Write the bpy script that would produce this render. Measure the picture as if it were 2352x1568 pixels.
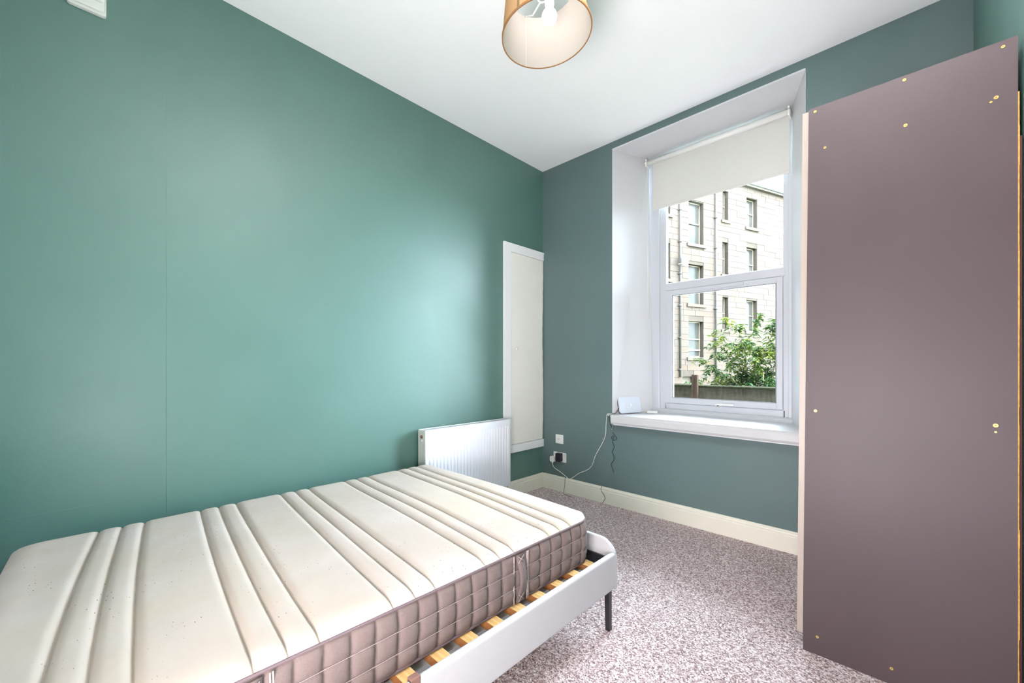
import bpy, bmesh, math, random
from mathutils import Vector, Matrix
random.seed(7)
sc = bpy.context.scene
for o in list(bpy.data.objects):
    bpy.data.objects.remove(o)
col = sc.collection
PI = math.pi

# ------------------------------------------------------------------ camera
cam_d = bpy.data.cameras.new('camera')
cam = bpy.data.objects.new('camera', cam_d)
col.objects.link(cam)
cam.location = (2.4794, -2.9835, 1.1478)
cam.rotation_euler = (PI / 2, 0, math.radians(44.063))
cam_d.sensor_fit = 'HORIZONTAL'
cam_d.sensor_width = 36.0
cam_d.lens = 36.0 * 929.5 / 2352
cam_d.shift_y = (840.0 - 784.0) / 2352
cam_d.clip_start = 0.02
cam_d.clip_end = 300
sc.camera = cam

# ------------------------------------------------------------------ world, sun, lights, exposure
w = bpy.data.worlds.new('sky')
sc.world = w
w.use_nodes = True
bg = w.node_tree.nodes['Background']
bg.inputs['Color'].default_value = (0.74, 0.87, 1.0, 1)
bg.inputs['Strength'].default_value = 40.0

sun_d = bpy.data.lights.new('sun', 'SUN')
sun_d.energy = 1.2
sun_d.angle = math.radians(3)
sun_d.color = (1.0, 0.92, 0.82)
sun = bpy.data.objects.new('sun', sun_d)
col.objects.link(sun)
sdir = Vector((0.80, -0.22, 0.75)).normalized()
sun.rotation_euler = sdir.to_track_quat('Z', 'Y').to_euler()
sun.location = (10, -5, 15)

portal_d = bpy.data.lights.new('window_portal', 'AREA')
portal_d.shape = 'RECTANGLE'
portal_d.size = 1.06
portal_d.size_y = 2.15
portal_d.cycles.is_portal = True
portal = bpy.data.objects.new('window_portal', portal_d)
col.objects.link(portal)
portal.location = (1.42, 0.50, 1.82)
portal.rotation_euler = (-PI / 2, 0, 0)

flash_d = bpy.data.lights.new('camera_flash', 'SPOT')   # flash gun on the camera, bounced off ceiling and right wall
flash_d.energy = 1900
flash_d.shadow_soft_size = 0.06
flash_d.spot_size = math.radians(50)
flash_d.spot_blend = 1.0
flash_d.color = (1.0, 0.92, 0.92)
flash = bpy.data.objects.new('camera_flash', flash_d)
col.objects.link(flash)
flash.location = (2.45, -3.05, 1.35)
flash.rotation_euler = (Vector((2.45, -3.05, 1.35)) - Vector((2.46, -1.98, 3.0))).to_track_quat('Z', 'Y').to_euler()

rear_fill_d = bpy.data.lights.new('rear_fill_light', 'AREA')
rear_fill_d.shape = 'RECTANGLE'
rear_fill_d.size = 0.90
rear_fill_d.size_y = 1.75
rear_fill_d.energy = 96
rear_fill_d.color = (1.0, 0.92, 0.94)
rear_fill = bpy.data.objects.new('rear_fill_light', rear_fill_d)
col.objects.link(rear_fill)
rear_fill.location = (2.15, -3.50, 1.02)
rear_fill.rotation_euler = (PI / 2 + math.radians(38), 0, 0)        # low fill added behind the camera, not a source the room has

BULB = 9.0
sc.view_settings.view_transform = 'Standard'
sc.view_settings.look = 'None'
sc.view_settings.gamma = 1.0
sc.view_settings.use_curve_mapping = False
sc.view_settings.exposure = 0.74
sc.cycles.use_denoising = True
sc.cycles.max_bounces = 12
sc.cycles.diffuse_bounces = 6
sc.cycles.transparent_max_bounces = 16
sc.cycles.sample_clamp_indirect = 8.0

# ------------------------------------------------------------------ helpers: materials
def lin(c):
    c = c / 255.0
    return c / 12.92 if c <= 0.04045 else ((c + 0.055) / 1.055) ** 2.4

def rgb(r, g, b):
    return (lin(r), lin(g), lin(b), 1.0)

class NT:
    """small node-tree helper"""
    def __init__(s, name):
        s.m = bpy.data.materials.new(name)
        s.m.use_nodes = True
        s.t = s.m.node_tree
        s.bsdf = s.t.nodes['Principled BSDF']
        s.out = s.t.nodes['Material Output']
        s.tc = s.t.nodes.new('ShaderNodeTexCoord')
    def n(s, typ, **kw):
        nd = s.t.nodes.new(typ)
        for k, v in kw.items():
            if k.startswith('_'):
                setattr(nd, k[1:], v)
            else:
                key = k.replace('__', ' ')
                nd.inputs[key].default_value = v
        return nd
    def l(s, a, b):
        s.t.links.new(a, b)
    def coords(s, scale=(1, 1, 1), rot=(0, 0, 0)):
        mp = s.n('ShaderNodeMapping')
        mp.inputs['Scale'].default_value = scale
        mp.inputs['Rotation'].default_value = rot
        s.l(s.tc.outputs['Object'], mp.inputs['Vector'])
        return mp.outputs['Vector']
    def noise(s, scale, detail=3.0, rough=0.55, vec=None):
        nd = s.n('ShaderNodeTexNoise')
        nd.inputs['Scale'].default_value = scale
        nd.inputs['Detail'].default_value = detail
        nd.inputs['Roughness'].default_value = rough
        s.l(vec if vec is not None else s.tc.outputs['Object'], nd.inputs['Vector'])
        return nd.outputs['Fac']
    def ramp(s, fac, stops):
        r = s.n('ShaderNodeValToRGB')
        e = r.color_ramp.elements
        while len(e) < len(stops):
            e.new(0.5)
        for k, (p, c) in enumerate(stops):
            e[k].position = p
            e[k].color = c
        s.l(fac, r.inputs['Fac'])
        return r.outputs['Color']
    def mix(s, fac, a, b, mode='MIX'):
        m = s.n('ShaderNodeMix', _data_type='RGBA', _blend_type=mode)
        if isinstance(fac, float):
            m.inputs[0].default_value = fac
        else:
            s.l(fac, m.inputs[0])
        for val, i in ((a, 6), (b, 7)):
            if isinstance(val, tuple):
                m.inputs[i].default_value = val
            else:
                s.l(val, m.inputs[i])
        return m.outputs[2]
    def math(s, op, a, b=None):
        m = s.n('ShaderNodeMath', _operation=op)
        for val, i in ((a, 0), (b, 1)):
            if val is None:
                continue
            if isinstance(val, (int, float)):
                m.inputs[i].default_value = val
            else:
                s.l(val, m.inputs[i])
        return m.outputs[0]
    def bump(s, h, strength=0.2, dist=0.01, prev=None):
        b = s.n('ShaderNodeBump')
        b.inputs['Strength'].default_value = strength
        b.inputs['Distance'].default_value = dist
        s.l(h, b.inputs['Height'])
        if prev is not None:
            s.l(prev, b.inputs['Normal'])
        return b.outputs['Normal']
    def set(s, **kw):
        for k, v in kw.items():
            key = k.replace('__', ' ')
            if isinstance(v, (int, float, tuple)):
                s.bsdf.inputs[key].default_value = v
            else:
                s.l(v, s.bsdf.inputs[key])
        return s.m

def plain(name, c, rough=0.5, var=0.06, scale=6.0, bump=0.0, bscale=80.0, bdist=0.002, metal=0.0, spec=0.5):
    t = NT(name)
    n = t.noise(scale)
    dark = tuple(x * (1 - var) for x in c[:3]) + (1,)
    light = tuple(min(1, x * (1 + var)) for x in c[:3]) + (1,)
    t.set(Base__Color=t.ramp(n, [(0.3, dark), (0.7, light)]), Roughness=rough, Metallic=metal)
    t.bsdf.inputs['Specular IOR Level'].default_value = spec
    if bump:
        t.set(Normal=t.bump(t.noise(bscale, 2.0), bump, bdist))
    return t.m

# ------------------------------------------------------------------ helpers: geometry
class MB:
    """collects shapes in world coordinates; build() links them as ONE mesh object"""
    def __init__(s):
        s.v = []; s.f = []; s.sm = []
    def add(s, verts, faces, smooth=False):
        o = len(s.v)
        s.v += [tuple(v) for v in verts]
        s.f += [tuple(i + o for i in f) for f in faces]
        s.sm += [smooth] * len(faces)
        return s
    def box(s, x0, x1, y0, y1, z0, z1, bev=0.0):
        if bev:
            bm = bmesh.new()
            bmesh.ops.create_cube(bm, size=1.0)
            for v in bm.verts:
                v.co = Vector(((x0 + x1) / 2 + v.co.x * (x1 - x0), (y0 + y1) / 2 + v.co.y * (y1 - y0), (z0 + z1) / 2 + v.co.z * (z1 - z0)))
            bmesh.ops.bevel(bm, geom=bm.edges[:], offset=bev, segments=2, affect='EDGES', profile=0.5)
            bm.verts.index_update()
            s.add([v.co.copy() for v in bm.verts], [[v.index for v in f.verts] for f in bm.faces])
            bm.free()
            return s
        v = [(x0, y0, z0), (x1, y0, z0), (x1, y1, z0), (x0, y1, z0), (x0, y0, z1), (x1, y0, z1), (x1, y1, z1), (x0, y1, z1)]
        return s.hexa(v)
    def hexa(s, v):
        return s.add(v, [(0, 3, 2, 1), (4, 5, 6, 7), (0, 1, 5, 4), (1, 2, 6, 5), (2, 3, 7, 6), (3, 0, 4, 7)])
    def prism(s, poly, a0, a1, axis='z', bev=0.0):
        """polygon extruded along an axis; poly pairs are the other two axes in order"""
        n = len(poly)
        def P(p, a):
            return {'z': (p[0], p[1], a), 'y': (p[0], a, p[1]), 'x': (a, p[0], p[1])}[axis]
        bm = bmesh.new()
        A = [bm.verts.new(P(p, a0)) for p in poly]
        B = [bm.verts.new(P(p, a1)) for p in poly]
        bm.faces.new(A); bm.faces.new(B[::-1])
        for i in range(n):
            j = (i + 1) % n
            bm.faces.new((A[j], A[i], B[i], B[j]))
        bmesh.ops.recalc_face_normals(bm, faces=bm.faces[:])
        if bev:
            caps = [e for e in bm.edges if (e.verts[0] in A) == (e.verts[1] in A)]
            bmesh.ops.bevel(bm, geom=caps, offset=bev, segments=3, affect='EDGES', profile=0.5)
        bm.verts.index_update()
        s.add([v.co.copy() for v in bm.verts], [[v.index for v in f.verts] for f in bm.faces], False)
        bm.free()
        return s
    def tube(s, pts, r, sides=8, closed=False):
        pts = [Vector(p) for p in pts]
        n = len(pts)
        rr = r if isinstance(r, (list, tuple)) else [r] * n
        ring = []
        up = Vector((0, 0, 1))
        base = len(s.v)
        vs = []
        for i, p in enumerate(pts):
            a = pts[(i - 1) % n] if (closed or i > 0) else p
            b = pts[(i + 1) % n] if (closed or i < n - 1) else p
            d = (b - a).normalized() if (b - a).length > 1e-9 else Vector((0, 0, 1))
            u = up - d * up.dot(d)
            if u.length < 0.05:
                u = Vector((1, 0, 0)) - d * d.x
            u.normalize()
            up = u
            q = d.cross(u)
            for k in range(sides):
                t = 2 * PI * k / sides
                vs.append(p + (u * math.cos(t) + q * math.sin(t)) * rr[i])
        fs = []
        m = n if closed else n - 1
        for i in range(m):
            j = (i + 1) % n
            for k in range(sides):
                k2 = (k + 1) % sides
                fs.append((i * sides + k, i * sides + k2, j * sides + k2, j * sides + k))
        if not closed:
            fs.append(tuple(range(sides))[::-1])
            fs.append(tuple((n - 1) * sides + k for k in range(sides)))
        return s.add(vs, fs, True)
    def lathe(s, prof, c, sides=32, M=None):
        """prof: (radius, z) pairs turned round a vertical axis at c"""
        vs = []
        for r, z in prof:
            for k in range(sides):
                t = 2 * PI * k / sides
                p = Vector((r * math.cos(t), r * math.sin(t), z))
                if M is not None:
                    p = M @ p
                vs.append(p + Vector(c))
        fs = []
        for i in range(len(prof) - 1):
            for k in range(sides):
                k2 = (k + 1) % sides
                fs.append((i * sides + k, i * sides + k2, (i + 1) * sides + k2, (i + 1) * sides + k))
        if prof[0][0] > 1e-6:
            pass
        return s.add(vs, fs, True)
    def build(s, name, m, parent=None, base=None):
        me = bpy.data.meshes.new(name)
        b = Vector(base) if base is not None else (BASE.get(parent.name, Vector((0, 0, 0))) if parent else Vector((0, 0, 0)))
        me.from_pydata([tuple(Vector(v) - b) for v in s.v], [], s.f)
        me.polygons.foreach_set('use_smooth', s.sm)
        me.materials.append(m)
        bm = bmesh.new(); bm.from_mesh(me)
        bmesh.ops.remove_doubles(bm, verts=bm.verts[:], dist=1e-6)
        bmesh.ops.recalc_face_normals(bm, faces=bm.faces[:])
        bm.to_mesh(me); bm.free()
        o = bpy.data.objects.new(name, me)
        col.objects.link(o)
        if parent:
            o.parent = parent
            BASE[o.name] = b
        elif base is not None:
            o.location = b
            BASE[o.name] = b
        return o

BASE = {}
def tag(o, label=None, cat=None, group=None, kind=None):
    if label: o['label'] = label
    if cat: o['category'] = cat
    if group: o['group'] = group
    if kind: o['kind'] = kind
    return o

def thing(name, loc, label=None, cat=None, group=None, kind=None):
    o = bpy.data.objects.new(name, None)
    o.empty_display_size = 0.1
    col.objects.link(o)
    o.location = loc
    BASE[o.name] = Vector(loc)
    return tag(o, label, cat, group, kind)

def catmull(pts, n=8):
    pts = [Vector(p) for p in pts]
    P = [pts[0]] + pts + [pts[-1]]
    out = []
    for i in range(1, len(P) - 2):
        for k in range(n):
            t = k / n
            a, b, c, d = P[i - 1], P[i], P[i + 1], P[i + 2]
            out.append(0.5 * ((2 * b) + (c - a) * t + (2 * a - 5 * b + 4 * c - d) * t * t + (3 * b - a - 3 * c + d) * t ** 3))
    out.append(pts[-1])
    return out

def rrect(x0, x1, z0, z1, r, n=6, which=(1, 1, 1, 1)):
    """rounded rectangle outline, corners in order bottom-left, bottom-right, top-right, top-left"""
    out = []
    for k, (cx, cz, a0) in enumerate(((x0, z0, PI), (x1, z0, 1.5 * PI), (x1, z1, 0), (x0, z1, 0.5 * PI))):
        rr = r * which[k]
        sx = 1 if cx == x0 else -1
        sz = 1 if cz == z0 else -1
        if rr <= 0:
            out.append((cx, cz)); continue
        for i in range(n + 1):
            a = a0 + 0.5 * PI * i / n
            out.append((cx + sx * rr + rr * math.cos(a), cz + sz * rr + rr * math.sin(a)))
    return out

# ------------------------------------------------------------------ materials
def wall_paint(name, c, rough, spec):
    t = NT(name)
    big = t.noise(1.3, 4.0)
    c0 = tuple(x * 0.94 for x in c[:3]) + (1,)
    c1 = tuple(x * 1.06 for x in c[:3]) + (1,)
    colr = t.ramp(big, [(0.3, c0), (0.7, c1)])
    # a few pale scuffs
    sc_ = t.noise(7.0, 6.0, 0.7, t.coords((1, 1, 1.0)))
    msk = t.ramp(sc_, [(0.735, (0, 0, 0, 1)), (0.80, (0.35, 0.35, 0.35, 1))])
    colr = t.mix(msk, colr, tuple(min(1, x * 2.2 + 0.05) for x in c[:3]) + (1,))
    peel = t.noise(170.0, 2.0)
    lump = t.noise(9.0, 2.0)
    nrm = t.bump(peel, 0.16, 0.0015)
    nrm = t.bump(lump, 0.25, 0.004, nrm)
    rg = t.ramp(t.noise(3.0, 3.0), [(0.3, (rough - 0.04,) * 3 + (1,)), (0.7, (rough + 0.04,) * 3 + (1,))])
    t.set(Base__Color=colr, Roughness=rg, Normal=nrm)
    t.bsdf.inputs['Specular IOR Level'].default_value = spec
    return t.m

M = {}
M['paint_green'] = wall_paint('green_satin_paint', rgb(80, 117, 109), 0.48, 1.0)
M['paint_teal'] = wall_paint('teal_grey_paint', rgb(94, 114, 114), 0.55, 0.5)
M['ceiling'] = plain('white_ceiling_paint', rgb(249, 249, 251), 0.9, 0.012, 2.0, 0.12, 40.0, 0.003, spec=0.1)
M['wardrobe_cream'] = plain('cream_foil_door', rgb(162, 150, 140), 0.45, 0.02, 3.0)
M['white_gloss'] = plain('white_gloss_paint', rgb(246, 246, 247), 0.35, 0.015, 4.0, 0.1, 14.0, 0.004)
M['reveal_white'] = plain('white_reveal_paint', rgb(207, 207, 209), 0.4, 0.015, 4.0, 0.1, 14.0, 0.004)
M['cream_gloss'] = plain('cream_gloss_paint', rgb(243, 239, 224), 0.38, 0.03, 5.0, 0.08, 20.0, 0.003)
M['cream_door'] = plain('cream_door_paint', rgb(247, 245, 236), 0.42, 0.02, 3.0, 0.05, 12.0, 0.002)
M['upvc'] = plain('white_plastic_window_frame', rgb(198, 200, 206), 0.3, 0.01, 3.0)
M['gasket'] = plain('grey_gasket', rgb(120, 122, 128), 0.6)
M['white_plastic'] = plain('white_plastic', rgb(236, 236, 232), 0.35, 0.01, 10.0)
M['rad'] = plain('white_radiator_enamel', rgb(240, 241, 246), 0.3, 0.01, 3.0)
M['rad_side'] = plain('radiator_side_enamel', rgb(206, 208, 200), 0.4, 0.03, 12.0)
M['black'] = plain('black_plastic', rgb(28, 27, 38), 0.45, 0.1, 10.0)
M['black_metal'] = plain('black_powder_coated_steel', rgb(30, 28, 32), 0.4, 0.1, 20.0)
M['brass'] = plain('brass_screw', rgb(200, 176, 104), 0.4, 0.1, 60.0, metal=0.5)
M['router_grey'] = plain('pale_grey_plastic', rgb(206, 212, 222), 0.4, 0.01, 6.0)
M['router_light'] = plain('lighter_grey_ring', rgb(226, 230, 238), 0.35, 0.01, 6.0)
M['dark_teal'] = plain('painted_over_cable', rgb(44, 58, 66), 0.6, 0.1, 10.0)
M['mdf_dark_red'] = plain('dark_red_hardboard', rgb(62, 18, 18), 0.7, 0.15, 30.0)
M['chip_edge'] = plain('raw_chipboard_edge', rgb(190, 146, 74), 0.9, 0.25, 90.0, 0.5, 200.0, 0.004)
M['bracket'] = plain('brown_metal_bracket', rgb(120, 88, 78), 0.5, 0.1, 20.0)
M['ledge'] = plain('pale_grey_steel', rgb(214, 220, 226), 0.45, 0.03, 8.0)

def wood_mat():
    t = NT('pale_birch_slat')
    g = t.noise(14.0, 4.0, 0.6, t.coords((0.6, 10, 10)))
    t.set(Base__Color=t.ramp(g, [(0.25, rgb(206, 160, 92)), (0.75, rgb(238, 204, 146))]), Roughness=0.42, Normal=t.bump(g, 0.05, 0.001))
    return t.m
M['wood'] = wood_mat()
M['wood_edge'] = plain('darker_birch_edge', rgb(176, 118, 66), 0.6, 0.12, 40.0)

def carpet():
    t = NT('mottled_brown_carpet')
    v = t.n('ShaderNodeTexVoronoi'); v.inputs['Scale'].default_value = 185.0
    wv = t.n('ShaderNodeVectorMath', _operation='ADD')
    nz = t.n('ShaderNodeTexNoise'); nz.inputs['Scale'].default_value = 60.0
    t.l(t.tc.outputs['Object'], nz.inputs['Vector'])
    sc_ = t.n('ShaderNodeVectorMath', _operation='SCALE'); sc_.inputs['Scale'].default_value = 0.012
    t.l(nz.outputs['Color'], sc_.inputs[0])
    t.l(t.tc.outputs['Object'], wv.inputs[0]); t.l(sc_.outputs[0], wv.inputs[1])
    t.l(wv.outputs[0], v.inputs['Vector'])
    sep = t.n('ShaderNodeSeparateColor'); t.l(v.outputs['Color'], sep.inputs[0])
    n2 = t.noise(70.0, 3.0, 0.6)
    f = t.math('ADD', t.math('MULTIPLY', sep.outputs[0], 0.62), t.math('MULTIPLY', n2, 0.45))
    colr = t.ramp(f, [(0.18, rgb(94, 72, 71)), (0.42, rgb(160, 136, 136)), (0.60, rgb(200, 182, 183)), (0.85, rgb(242, 232, 233))])
    h = t.math('ADD', t.math('MULTIPLY', v.outputs['Distance'], -1.0), t.math('MULTIPLY', n2, 0.5))
    t.set(Base__Color=colr, Roughness=0.95, Normal=t.bump(h, 0.7, 0.006))
    t.bsdf.inputs['Specular IOR Level'].default_value = 0.08
    t.bsdf.inputs['Sheen Weight'].default_value = 0.25
    t.bsdf.inputs['Sheen Roughness'].default_value = 0.5
    return t.m
M['carpet'] = carpet()

def fabric(name, c, var, wave_scale, spec=0.2, blot=None):
    t = NT(name)
    n = t.noise(260.0, 2.0)
    big = t.noise(4.0, 4.0)
    d = tuple(x * (1 - var) for x in c[:3]) + (1,)
    l = tuple(min(1, x * (1 + var)) for x in c[:3]) + (1,)
    colr = t.ramp(t.math('ADD', t.math('MULTIPLY', n, 0.5), t.math('MULTIPLY', big, 0.5)), [(0.3, d), (0.7, l)])
    if blot:
        colr = t.mix(t.ramp(t.noise(2.2, 3.0), [(0.5, (0, 0, 0, 1)), (0.75, (0.5, 0.5, 0.5, 1))]), colr, blot)
    t.set(Base__Color=colr, Roughness=0.9, Normal=t.bump(n, 0.25, 0.0015))
    t.bsdf.inputs['Specular IOR Level'].default_value = spec
    return t.m
M['upholstery'] = fabric('pale_grey_upholstery', rgb(180, 179, 182), 0.04, 1)
M['mattress_side'] = fabric('taupe_quilted_velour', rgb(108, 95, 92), 0.15, 1, 0.3)
M['piping'] = fabric('taupe_piping', rgb(106, 92, 96), 0.08, 1)
M['stitch'] = fabric('pale_stitching', rgb(166, 152, 150), 0.05, 1)

def mattress_top():
    t = NT('off_white_knit_cover')
    rib = t.n('ShaderNodeTexWave'); rib.inputs['Scale'].default_value = 90.0; rib.bands_direction = 'X'
    rib.inputs['Distortion'].default_value = 1.5
    t.l(t.tc.outputs['Object'], rib.inputs['Vector'])
    big = t.noise(3.0, 4.0)
    colr = t.ramp(big, [(0.35, rgb(189, 175, 163)), (0.65, rgb(198, 185, 178))])
    # small dark hairs and lint
    sp = t.n('ShaderNodeTexVoronoi'); sp.inputs['Scale'].default_value = 1.0
    t.l(t.coords((34, 95, 34), (0, 0, 0.35)), sp.inputs['Vector'])
    dots = t.ramp(sp.outputs['Distance'], [(0.085, (1, 1, 1, 1)), (0.13, (0, 0, 0, 1))])
    keep = t.ramp(t.noise(5.5, 3.0), [(0.46, (0, 0, 0, 1)), (0.58, (0.85, 0.85, 0.85, 1))])
    colr = t.mix(t.mix(1.0, dots, keep, 'MULTIPLY'), colr, rgb(84, 70, 60))
    yel = t.ramp(t.noise(1.7, 3.0), [(0.52, (0, 0, 0, 1)), (0.75, (0.45, 0.45, 0.45, 1))])
    colr = t.mix(yel, colr, rgb(196, 178, 148))
    nrm = t.bump(rib.outputs['Fac'], 0.12, 0.0012)
    nrm = t.bump(t.noise(7.0, 3.0), 0.35, 0.012, nrm)
    t.set(Base__Color=colr, Roughness=0.88, Normal=nrm)
    t.bsdf.inputs['Specular IOR Level'].default_value = 0.2
    return t.m
M['mattress_top'] = mattress_top()

def wardrobe_panel():
    t = NT('dark_mauve_brown_laminate')
    fine = t.noise(420.0, 2.0)
    big = t.noise(1.5, 2.0)
    colr = t.ramp(t.math('ADD', t.math('MULTIPLY', fine, 0.35), t.math('MULTIPLY', big, 0.65)), [(0.3, rgb(66, 54, 56)), (0.7, rgb(76, 64, 67))])
    t.set(Base__Color=colr, Roughness=0.5, Normal=t.bump(fine, 0.05, 0.0006))
    t.bsdf.inputs['Specular IOR Level'].default_value = 0.45
    return t.m
M['laminate'] = wardrobe_panel()

def shade_mat(name, c, trans):
    t = NT(name)
    d = t.n('ShaderNodeBsdfDiffuse'); tr = t.n('ShaderNodeBsdfTranslucent')
    wv = t.noise(300.0, 2.0, 0.5, t.coords((1, 1, 3)))
    cc = t.ramp(wv, [(0.3, tuple(x * 0.9 for x in c[:3]) + (1,)), (0.7, c)])
    t.l(cc, d.inputs['Color']); t.l(cc, tr.inputs['Color'])
    mx = t.n('ShaderNodeMixShader'); mx.inputs[0].default_value = trans
    t.l(d.outputs[0], mx.inputs[1]); t.l(tr.outputs[0], mx.inputs[2])
    t.l(mx.outputs[0], t.out.inputs['Surface'])
    return t.m
M['shade'] = shade_mat('tan_shade_fabric', rgb(212, 170, 124), 0.14)
M['lining'] = shade_mat('white_shade_lining', rgb(194, 189, 181), 0.12)
M['shade_rim'] = plain('brown_shade_binding', rgb(150, 104, 62), 0.8, 0.1, 60.0)
M['shade_seam'] = plain('dark_brown_shade_seam', rgb(132, 106, 70), 0.8, 0.1, 60.0)

def emit(name, c, s):
    t = NT(name)
    e = t.n('ShaderNodeEmission'); e.inputs['Color'].default_value = c; e.inputs['Strength'].default_value = s
    t.l(e.outputs[0], t.out.inputs['Surface'])
    return t.m
M['bulb'] = emit('lit_bulb', (1.0, 0.94, 0.88, 1), BULB)

def glass_mat(name='window_glass', tint=(0.96, 0.98, 0.97, 1)):
    t = NT(name)
    tr = t.n('ShaderNodeBsdfTransparent'); tr.inputs['Color'].default_value = tint
    gl = t.n('ShaderNodeBsdfGlossy'); gl.inputs['Roughness'].default_value = 0.02
    fr = t.n('ShaderNodeFresnel'); fr.inputs['IOR'].default_value = 1.35
    mx = t.n('ShaderNodeMixShader')
    t.l(fr.outputs[0], mx.inputs[0]); t.l(tr.outputs[0], mx.inputs[1]); t.l(gl.outputs[0], mx.inputs[2])
    t.l(mx.outputs[0], t.out.inputs['Surface'])
    return t.m
M['glass'] = glass_mat()

def blind_mat():
    t = NT('cream_blackout_blind')
    wv = t.noise(500.0, 1.0)
    d = t.n('ShaderNodeBsdfDiffuse'); tr = t.n('ShaderNodeBsdfTranslucent')
    cc = t.ramp(wv, [(0.3, rgb(214, 213, 207)), (0.7, rgb(222, 221, 216))])
    t.l(cc, d.inputs['Color']); t.l(cc, tr.inputs['Color'])
    mx = t.n('ShaderNodeMixShader'); mx.inputs[0].default_value = 0.06
    t.l(d.outputs[0], mx.inputs[1]); t.l(tr.outputs[0], mx.inputs[2])
    t.l(mx.outputs[0], t.out.inputs['Surface'])
    return t.m
M['blind'] = blind_mat()

def stone_mat():
    t = NT('blond_sandstone')
    oi = t.n('ShaderNodeObjectInfo')
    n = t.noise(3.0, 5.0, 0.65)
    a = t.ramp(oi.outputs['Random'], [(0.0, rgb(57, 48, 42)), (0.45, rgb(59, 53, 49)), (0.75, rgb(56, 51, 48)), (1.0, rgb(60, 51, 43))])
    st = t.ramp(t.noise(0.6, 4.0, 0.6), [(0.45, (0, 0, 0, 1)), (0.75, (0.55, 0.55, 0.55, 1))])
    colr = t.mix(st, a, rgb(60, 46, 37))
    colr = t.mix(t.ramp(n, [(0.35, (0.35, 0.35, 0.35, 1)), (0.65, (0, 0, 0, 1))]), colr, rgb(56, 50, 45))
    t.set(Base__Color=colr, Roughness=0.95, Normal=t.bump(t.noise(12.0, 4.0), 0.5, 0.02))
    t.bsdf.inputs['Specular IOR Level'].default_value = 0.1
    return t.m
M['stone'] = stone_mat()
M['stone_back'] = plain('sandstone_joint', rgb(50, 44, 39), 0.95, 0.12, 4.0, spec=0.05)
M['slate'] = plain('blue_grey_slate', rgb(110, 122, 140), 0.7, 0.15, 3.0)
M['pipe'] = plain('grey_cast_iron_pipe', rgb(56, 52, 50), 0.7, 0.1, 6.0, spec=0.05)
M['old_sash'] = plain('painted_old_sash', rgb(96, 84, 72), 0.5, 0.05, 6.0)
M['far_glass'] = plain('dark_far_window_glass', rgb(44, 43, 40), 0.2, 0.3, 1.2, spec=0.05)
M['curtain'] = plain('pale_curtain_behind_glass', rgb(84, 84, 82), 0.5, 0.1, 3.0)
M['dark_gap'] = plain('dark_opening', rgb(52, 44, 36), 0.9, 0.2, 8.0)

def rough_wall():
    t = NT('mossy_dark_rubble_wall')
    n = t.noise(5.0, 6.0, 0.7)
    streak = t.noise(9.0, 4.0, 0.6, t.coords((3, 3, 0.35)))
    colr = t.ramp(t.math('ADD', t.math('MULTIPLY', n, 0.5), t.math('MULTIPLY', streak, 0.5)), [(0.32, rgb(30, 24, 20)), (0.5, rgb(48, 42, 36)), (0.68, rgb(66, 60, 53))])
    t.set(Base__Color=colr, Roughness=0.95, Normal=t.bump(n, 0.8, 0.04))
    t.bsdf.inputs['Specular IOR Level'].default_value = 0.04
    return t.m
M['rubble'] = rough_wall()
M['moss'] = plain('mossy_coping', rgb(26, 25, 15), 0.95, 0.35, 9.0, 0.8, 30.0, 0.03, spec=0.03)
M['post'] = plain('red_brown_timber', rgb(42, 28, 22), 0.85, 0.2, 12.0, spec=0.1)
M['earth'] = plain('grass_and_earth', rgb(86, 96, 56), 0.95, 0.3, 2.0)

def leaf_mat(name, a, b, c):
    t = NT(name)
    n = t.noise(2.6, 4.0, 0.7)
    n2 = t.noise(30.0, 2.0)
    colr = t.ramp(t.math('ADD', t.math('MULTIPLY', n, 0.6), t.math('MULTIPLY', n2, 0.4)), [(0.36, a), (0.5, b), (0.64, c)])
    d = t.n('ShaderNodeBsdfDiffuse'); tr = t.n('ShaderNodeBsdfTranslucent'); g = t.n('ShaderNodeBsdfGlossy')
    g.inputs['Roughness'].default_value = 0.4
    t.l(colr, d.inputs['Color']); t.l(colr, tr.inputs['Color'])
    m1 = t.n('ShaderNodeMixShader'); m1.inputs[0].default_value = 0.4
    t.l(d.outputs[0], m1.inputs[1]); t.l(tr.outputs[0], m1.inputs[2])
    m2 = t.n('ShaderNodeMixShader'); m2.inputs[0].default_value = 0.012
    t.l(m1.outputs[0], m2.inputs[1]); t.l(g.outputs[0], m2.inputs[2])
    t.l(m2.outputs[0], t.out.inputs['Surface'])
    return t.m
M['leaf'] = leaf_mat('buddleia_leaf', rgb(8, 22, 5), rgb(28, 48, 8), rgb(92, 94, 26))
M['ivy'] = leaf_mat('low_ground_leaf', rgb(16, 36, 14), rgb(34, 56, 24), rgb(60, 72, 34))
M['twig'] = plain('brown_twig', rgb(104, 84, 60), 0.9, 0.2, 12.0)

# ------------------------------------------------------------------ room shell
H = 3.0
YB = -3.36
def structure(o):
    return tag(o, kind='structure')
structure(MB().box(-0.2, 3.1, YB - 0.2, 0.45, -0.2, 0.0).build('floor', M['carpet']))
structure(MB().box(-0.2, 3.1, YB - 0.2, 0.45, H, H + 0.25).build('ceiling', M['ceiling']))
structure(MB().box(-0.2, 0.0, YB - 0.2, 0.45, 0, H).build('wall_left', M['paint_green']))
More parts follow.
